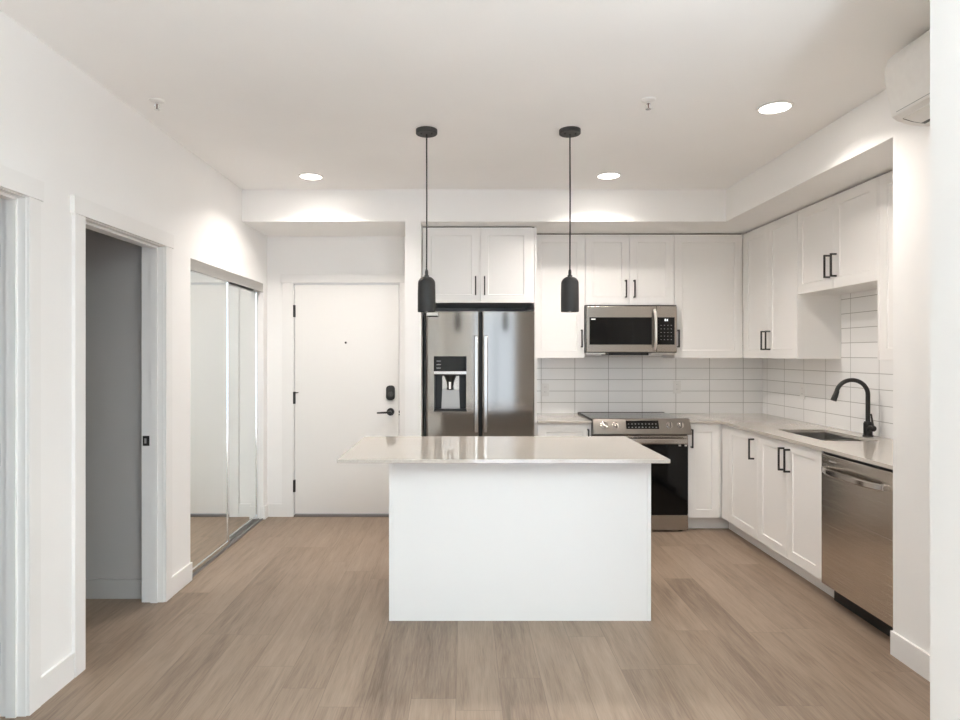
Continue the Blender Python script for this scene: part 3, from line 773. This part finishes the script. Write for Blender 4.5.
fsx = [dspm.bm.faces.new(A), dspm.bm.faces.new(B)] + [dspm.bm.faces.new((A[i], A[(i+1) % 4], B[(i+1) % 4], B[i])) for i in range(4)]
bmesh.ops.recalc_face_normals(dspm.bm, faces=fsx)
dsp2 = dspm.build('display', GLASSBLK, pn)
for i in range(9):
    for j in range(2):
        x = x0 + 0.02 + i*0.027
        c = pface(x, .34+.24*j, 0.0016)
        MB().quadface([c+Vector((-0.005, 0, 0)), c+Vector((0.005, 0, 0)), c+Vector((0.005, 0, 0))+dn_*0.004+nrm*0, c+Vector((-0.005, 0, 0))+dn_*0.004]).build('display_mark', GREYMARK, dsp2)
od = MB().box(GX0+0.002, GX1-0.001, 5.058, 5.076, 0.700, 0.770, 0.003).build('oven_door', STEEL_R, rg)
MB().box(GX0+0.002, GX1-0.001, 5.056, 5.076, 0.137, 0.699, 0.003).build('oven_window', GLASSBLK, od, label='black glass oven front')
hm = MB().box(GX0+0.03, GX1-0.022, 5.000, 5.022, 0.712, 0.752, 0.008)
for x in (GX0+0.05, GX1-0.045): hm.box(x-0.012, x+0.012, 5.015, 5.060, 0.717, 0.747, 0.003)
hm.build('handle', STEEL_H, od)
MB().box(GX1-0.078, GX1-0.058, 5.0545, 5.0565, 0.684, 0.697).build('door_mark', WHITEP, od, label='small white mark under the handle')
MB().box(GX1-0.030, GX1-0.010, 5.0545, 5.0565, 0.684, 0.697).build('door_mark', WHITEP, od, label='small white mark under the handle')
MB().box(GX0+0.002, GX1-0.001, 5.057, 5.076, 0.014, 0.134, 0.002).build('drawer', STEEL_R, rg)
for x in (GX0+0.05, GX1-0.05):
    for y in (5.10, 5.60): MB().lathe([(0.0, 0), (0.018, 0), (0.014, 0.036), (0, 0.036)], (x, y, 0), 16).build('foot', KICKBLACK, rg)
MB().box(GX0+0.01, GX1-0.01, 5.085, 5.10, 0.006, 0.035).build('base_shade_plate', KICKBLACK, rg)  # black plate painting in the shade under the range

# ------------------------------------------------------------------ dishwasher (faces -X)
DWX = 2.062
DY0, DY1 = 3.664, 3.047        # far and near edges
dw = thing('dishwasher', 'stainless dishwasher with curved bar handle beside the wall end', 'dishwasher', (DWX+0.3, (DY0+DY1)/2, 0))
MB().box(DWX+0.03, 2.66, DY1+0.004, DY0-0.004, 0.10, 0.858).build('tub', CHAR, dw)
dd = MB().box(DWX, DWX+0.03, DY1, DY0-0.004, 0.102, 0.848, 0.004).build('door', STEEL_D, dw)
MB().box(DWX+0.012, DWX+0.06, DY1, DY0-0.004, 0.850, 0.864).build('control_strip', KICKBLACK, dw)
hp = []
for k in range(17):
    u = k/16*2-1
    hp.append((DWX-0.012-0.038*(1-u**4), (DY0+DY1)/2+u*0.258, 0.765))
def flat_bar(pts, hh, th):
    m = MB(); bm = m.bm; rings = []
    for i, p in enumerate(pts):
        p = Vector(p); t = (Vector(pts[min(i+1, len(pts)-1)]) - Vector(pts[max(i-1, 0)])).normalized()
        n_ = Vector((0, 0, 1)).cross(t)
        rings.append([bm.verts.new(p + n_*a*th + Vector((0, 0, 1))*b*hh) for a, b in ((-1, -.7), (-.6, -1), (.6, -1), (1, -.7), (1, .7), (.6, 1), (-.6, 1), (-1, .7))])
    fs = []
    for A, B in zip(rings, rings[1:]):
        for k in range(8): fs.append(bm.faces.new((A[k], A[(k+1) % 8], B[(k+1) % 8], B[k])))
    fs += [bm.faces.new(rings[0]), bm.faces.new(rings[-1])]
    bmesh.ops.recalc_face_normals(bm, faces=fs)
    return m
h_ = flat_bar(hp, 0.016, 0.008)
for s_ in (-1, 1):
    yc = (DY0+DY1)/2 + s_*0.252
    h_.box(DWX-0.022, DWX+0.001, yc-0.014, yc+0.014, 0.750, 0.780, 0.003)
h_.build('handle', STEEL_H, dd)
for k in range(4): MB().box(DWX-0.0008, DWX, 3.578-0.017*k, 3.566-0.017*k, 0.812, 0.820).build('door_mark', GREYMARK, dd)
MB().box(DWX+0.075, DWX+0.09, DY1, DY0-0.004, 0.0, 0.10).build('toe_kick', KICKBLACK, dw, label='black toe kick')
tag(MB().box(DWX+0.008, 2.66, 3.004, DY1-0.004, 0.0, CT0-0.001).build('end_panel', plain('end_panel_dark', (0.05, 0.048, 0.045), 0.6)), 'thin dark strip between dishwasher and wall end', 'panel')

# ------------------------------------------------------------------ island
IX0, IX1, IY0, IY1 = -0.399, 0.995, 3.372, 4.07
isl = thing('kitchen_island', 'white kitchen island base standing on the plank floor', 'island', ((IX0+IX1)/2, (IY0+IY1)/2, 0))
MB().box(IX0+0.018, IX1-0.018, IY0+0.002, IY0+0.020, 0.0, CT0).build('back_panel', ISL, isl)
MB().box(IX0, IX0+0.0175, IY0, IY1, 0.0, CT0, 0.001).build('end_panel', ISL, isl)
MB().box(IX1-0.0175, IX1, IY0, IY1, 0.0, CT0, 0.001).build('end_panel', ISL, isl)
MB().box(IX0+0.018, IX1-0.018, IY0+0.021, IY1-0.02, KH, CT0-0.001).build('carcass', CAB, isl)
MB().box(IX0+0.018, IX1-0.018, IY1-0.09, IY1-0.075, 0, KH).build('toe_kick', TRIM, isl)
for k in range(3):
    a = IX0+0.019+k*(IX1-IX0-0.038)/3; b = a+(IX1-IX0-0.038)/3
    MB().box(a+0.0015, b-0.0015, IY1-0.0195, IY1, KH+0.004, CT0-0.006, 0.0012).build('door', CAB, isl)
tag(MB().box(-0.646, 1.046, 3.213, 4.112, CT0, CT1, 0.0015).build('island_countertop', QUARTZ), 'glossy white quartz top overhanging the kitchen island', 'countertop')

# ------------------------------------------------------------------ pendants
PY = 3.61
def pendant(loc, label):
    r = thing('pendant_light', label, 'pendant light', loc, group='black pendant lights over the island')
    Z = CEIL_H
    b = loc[2]
    H = Z - b
    MB().lathe([(0.0, H), (0.061, H), (0.061, H-0.022), (0.058, H-0.025), (0.0, H-0.025)], (0, 0, 0)).build('canopy', PEND, r, local=True)
    MB().tube([(0, 0, H-0.024), (0.0012, 0, H-0.4), (0, 0, 0.24)], 0.0042, 10).build('cord', BLACK, r, local=True)
    sc = MB()
    for dx in (-0.03, 0.03): sc.lathe([(0, 0.0), (0.005, 0.0), (0.005, -0.007), (0.0, -0.008)], (dx, -0.012, H-0.024), 12)
    sc.build('canopy_screw', BLACK, r, local=True)
    prof = [(0.0, 0.208), (0.012, 0.208), (0.014, 0.206)]
    for k in range(9):
        a = R(10*k)
        prof.append((0.050-0.040*(1-math.sin(a)) if k else 0.013, 0.158+0.042*math.cos(a)))
    prof += [(0.0508, 0.11), (0.0508, 0.004), (0.0500, 0.0), (0.0475, 0.0), (0.0475, 0.15), (0.030, 0.19), (0.0, 0.195)]
    MB().lathe(prof, (0, 0, 0), 48).build('shade', PEND, r, local=True)
    MB().lathe([(0.0, 0.240), (0.0065, 0.240), (0.009, 0.228), (0.009, 0.205), (0.0, 0.205)], (0, 0, 0), 20).build('cord_grip', PEND, r, local=True)
    MB().lathe([(0.0, 0.0015), (0.018, 0.004), (0.030, 0.012), (0.034, 0.03), (0.026, 0.06), (0.014, 0.085), (0.014, 0.15), (0, 0.15)], (0, 0, 0), 28).build('bulb', BULB, r, local=True)
    return r
p0 = pendant((-0.213, PY, 1.660), 'black dome pendant hanging in front of the refrigerator')
dup(p0, (0.603, PY, 1.660), 'black dome pendant hanging left of the microwave')

# ------------------------------------------------------------------ ceiling things
def downlight(loc, label):
    r = thing('recessed_light', label, 'ceiling light', loc, group='round recessed ceiling lights')
    MB().lathe([(0.074, 0.0), (0.088, -0.001), (0.086, -0.006), (0.075, -0.008), (0.074, -0.004)], (0, 0, 0), 48, closed=True).build('trim_ring', WHITEP, r, local=True)
    MB().lathe([(0.0, -0.0045), (0.0742, -0.0045), (0.0742, -0.001), (0.0, -0.001)], (0, 0, 0), 48).build('lens', LED, r, local=True)
    return r
DL = [(-1.097, 4.545, 'round recessed ceiling light above the entry hall'), (1.032, 4.525, 'round recessed ceiling light in front of the microwave'),
      (1.606, 3.275, 'round recessed ceiling light nearest the sink wall')]
dl0 = None
for (x, y, lb) in DL:
    if dl0 is None: dl0 = downlight((x, y, CEIL_H), lb)
    else: dup(dl0, (x, y, CEIL_H), lb)
for (x, y) in [(x, y) for (x, y, _) in DL] :
    k = 0.62 if y < 4 else 1.0
    area('downlight_lamp', (x, y, CEIL_H-0.012), (0, 0, 0), 0.14, 0.14, DOWN_W * k, DOWN_COL, 'DISK', 136)
    area('downlight_glow', (x, y, CEIL_H-0.011), (0, 0, 0), 0.14, 0.14, 1.5 * k, DOWN_COL, 'DISK', 180)

def sprinkler(loc, label):
    r = thing('sprinkler_head', label, 'sprinkler', loc, group='white sprinkler heads in the ceiling')
    MB().lathe([(0.0, 0.0), (0.036, 0.0), (0.034, -0.004), (0.018, -0.010), (0.014, -0.010), (0.0, -0.010)], (0, 0, 0), 32).build('escutcheon', WHITEP, r, local=True)
    m = MB().lathe([(0.0, -0.009), (0.009, -0.009), (0.009, -0.020), (0.0, -0.020)], (0, 0, 0), 20)
    for s_ in (-1, 1): m.tube([(s_*0.007, 0, -0.018), (s_*0.014, 0, -0.030), (s_*0.003, 0, -0.046)], 0.002, 8)
    m.build('frame', CHROME, r, local=True)
    MB().tube([(0, 0, -0.019), (0, 0, -0.044)], 0.0028, 10).build('glass_bulb', plain('sprinkler_bulb', (0.12, 0.05, 0.04), 0.2), r, local=True)
    MB().lathe([(0.0, -0.0465), (0.013, -0.0465), (0.015, -0.0475), (0.013, -0.0485), (0.0, -0.0485)], (0, 0, 0), 20).build('deflector', CHROME, r, local=True)
    return r
s0 = sprinkler((-1.545, 3.19, CEIL_H), 'small sprinkler head near the left wall')
dup(s0, (0.925, 3.18, CEIL_H), 'small sprinkler head between pendant lights and right soffit')

# ------------------------------------------------------------------ air conditioner on the wing wall
AY0, AY1 = 1.86, 2.635
ac = thing('air_conditioner', 'white wall mounted air conditioner high on the right wall end', 'air conditioner', (1.9, (AY0+AY1)/2, 2.37))
xw = XW - 0.001
prof = [(xw, 2.674), (1.815, 2.674), (1.785, 2.664), (1.762, 2.640), (1.750, 2.610), (1.746, 2.580), (1.760, 2.490), (1.777, 2.412)]
under = [(1.779, 2.402), (1.800, 2.388), (1.840, 2.3755), (1.880, 2.3690), (1.912, 2.3665)]
MB().prism(prof + under + [(xw, 2.366)], 'y', AY0, AY1).build('housing', ACW, ac, sharp=28)
def skin(pts, o0, o1):
    return [(x-o0*.3, z-o0) for x, z in pts] + [(x-o1*.3, z-o1) for x, z in pts[::-1]]
mid = [(1.803, 2.3868), (1.840, 2.3755), (1.880, 2.3690), (1.895, 2.3678)]
MB().prism(skin(mid, -0.004, 0.0012), 'y', AY0+0.04, 2.605).build('outlet_slot', KICKBLACK, ac, label='dark air outlet slot')
flap = [(1.798, 2.3890), (1.803, 2.3868), (1.840, 2.3755), (1.872, 2.3700)]
MB().prism(skin(flap, -0.001, 0.0045), 'y', AY0+0.03, 2.594).build('flap', ACW, ac)
MB().box(1.7755, 1.7785, AY0+0.01, AY1-0.03, 2.4135, 2.4155).build('panel_line', GREYMARK, ac)
